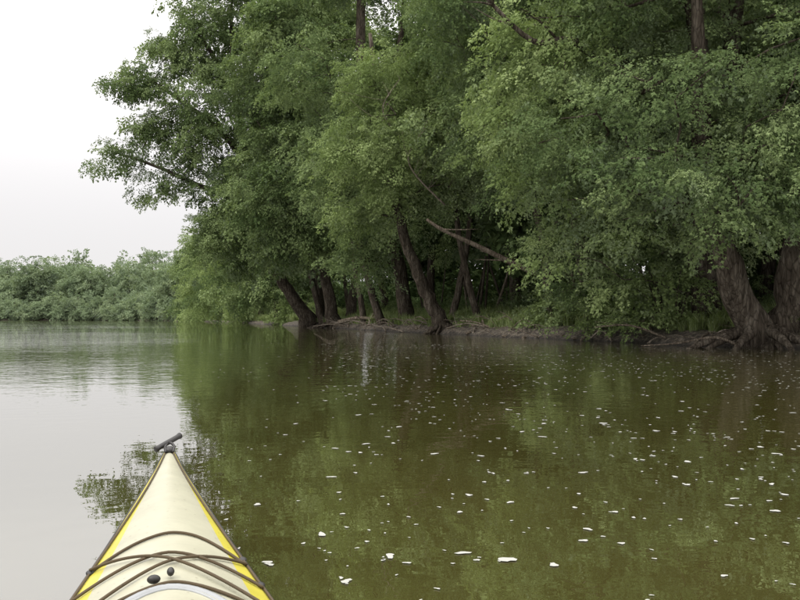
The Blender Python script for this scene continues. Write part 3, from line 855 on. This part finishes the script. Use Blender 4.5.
for i in range(rings):
    for j in range(seg):
        j2 = (j+1) % seg
        F.append((i*seg+j, (i+1)*seg+j, (i+1)*seg+j2, i*seg+j2))
mesh_obj('hatch_cover', V, F, M_WHITE, kroot, smooth=True)
ring('hatch_rim', cu, au+0.004, av+0.004, 0.010, 0.008, M_GREY)
ring('hatch_gasket', cu, au-0.016, av-0.016, 0.0028, 0.016, M_GREY)
pts = [(0.205*math.cos(t), 0.455*math.sin(t), zr(0.0)+0.02) for t in np.linspace(0, 2*math.pi, 61)]
ktube('coaming', pts, 0.016, M_BLK, 10)
V, F = [], []
for j in range(49):
    t = 2*math.pi*j/48
    V += [(0.2*math.cos(t), 0.45*math.sin(t), zr(0)+0.02), (0.2*math.cos(t), 0.45*math.sin(t), zs(0)-0.03)]
for j in range(48): F.append((2*j, 2*j+2, 2*j+3, 2*j+1))
mesh_obj('coaming_wall', V, F, M_BLK, kroot)
V, F = [], []
for i in range(9):
    for j in range(9):
        x = -0.17+0.34*i/8; y = -0.3+0.5*j/8
        V.append((x, y, 0.0+1.6*x*x+(0.25*max(0, -0.12-y)**0.7 if y < -0.12 else 0)))
for i in range(8):
    for j in range(8): F.append((i*9+j, (i+1)*9+j, (i+1)*9+j+1, i*9+j+1))
mesh_obj('seat', V, F, M_BLK, kroot, smooth=True)

# ------------------------------------------------------------------ world and light
SUN_EL, SUN_AZ = math.radians(52), math.radians(225)
w = bpy.data.worlds.new('World'); scene.world = w; w.use_nodes = True
nt = w.node_tree; nt.nodes.clear(); L = nt.links.new
out = nt.nodes.new('ShaderNodeOutputWorld'); bg = nt.nodes.new('ShaderNodeBackground'); bg.inputs[1].default_value = 0.1
sky = nt.nodes.new('ShaderNodeTexSky'); sky.sky_type = 'NISHITA'; sky.sun_disc = False
sky.sun_elevation = SUN_EL; sky.sun_rotation = SUN_AZ
tc = nt.nodes.new('ShaderNodeTexCoord'); sp = nt.nodes.new('ShaderNodeSeparateXYZ'); L(tc.outputs['Generated'], sp.inputs[0])
cl = nt.nodes.new('ShaderNodeFloatCurve')
cv = cl.mapping.curves[0]
cv.points[0].location = (0, 0.235); cv.points[1].location = (1, 1.0)
cv.points.new(0.15, 0.26); cv.points.new(0.28, 0.36); cv.points.new(0.42, 0.46); cv.points.new(0.7, 0.85)
cl.mapping.update(); L(sp.outputs['Z'], cl.inputs['Value'])
ml = nt.nodes.new('ShaderNodeMath'); ml.operation = 'MULTIPLY'; ml.inputs[1].default_value = 38; L(cl.outputs[0], ml.inputs[0])
cc = nt.nodes.new('ShaderNodeVectorMath'); cc.operation = 'SCALE'; cc.inputs[0].default_value = (1.0, 0.975, 0.975)
L(ml.outputs[0], cc.inputs['Scale'])
mx = nt.nodes.new('ShaderNodeMix'); mx.data_type = 'RGBA'; mx.inputs[0].default_value = 0.94
L(sky.outputs[0], mx.inputs[6]); L(cc.outputs[0], mx.inputs[7])
L(mx.outputs[2], bg.inputs[0]); L(bg.outputs[0], out.inputs[0])
sd = bpy.data.lights.new('sun', 'SUN'); sd.energy = 1.5; sd.angle = math.radians(12); sd.color = (1, 0.96, 0.9)
so = bpy.data.objects.new('sun', sd); link(so)
dirv = Vector((math.sin(SUN_AZ)*math.cos(SUN_EL), math.cos(SUN_AZ)*math.cos(SUN_EL), math.sin(SUN_EL)))
so.rotation_euler = dirv.to_track_quat('Z', 'Y').to_euler(); so.location = (0, 0, 40)

cam = bpy.data.cameras.new('camera'); co = bpy.data.objects.new('camera', cam); link(co)
co.location = (0, 0, 0.85); co.rotation_euler = (math.radians(91.33), 0, 0)
cam.sensor_width = 36; cam.lens = 34.9; cam.clip_start = 0.05; cam.clip_end = 6000
scene.camera = co
scene.view_settings.view_transform = 'Standard'; scene.view_settings.look = 'None'; scene.view_settings.exposure = 0
print('TOTAL boughs', TOTAL)
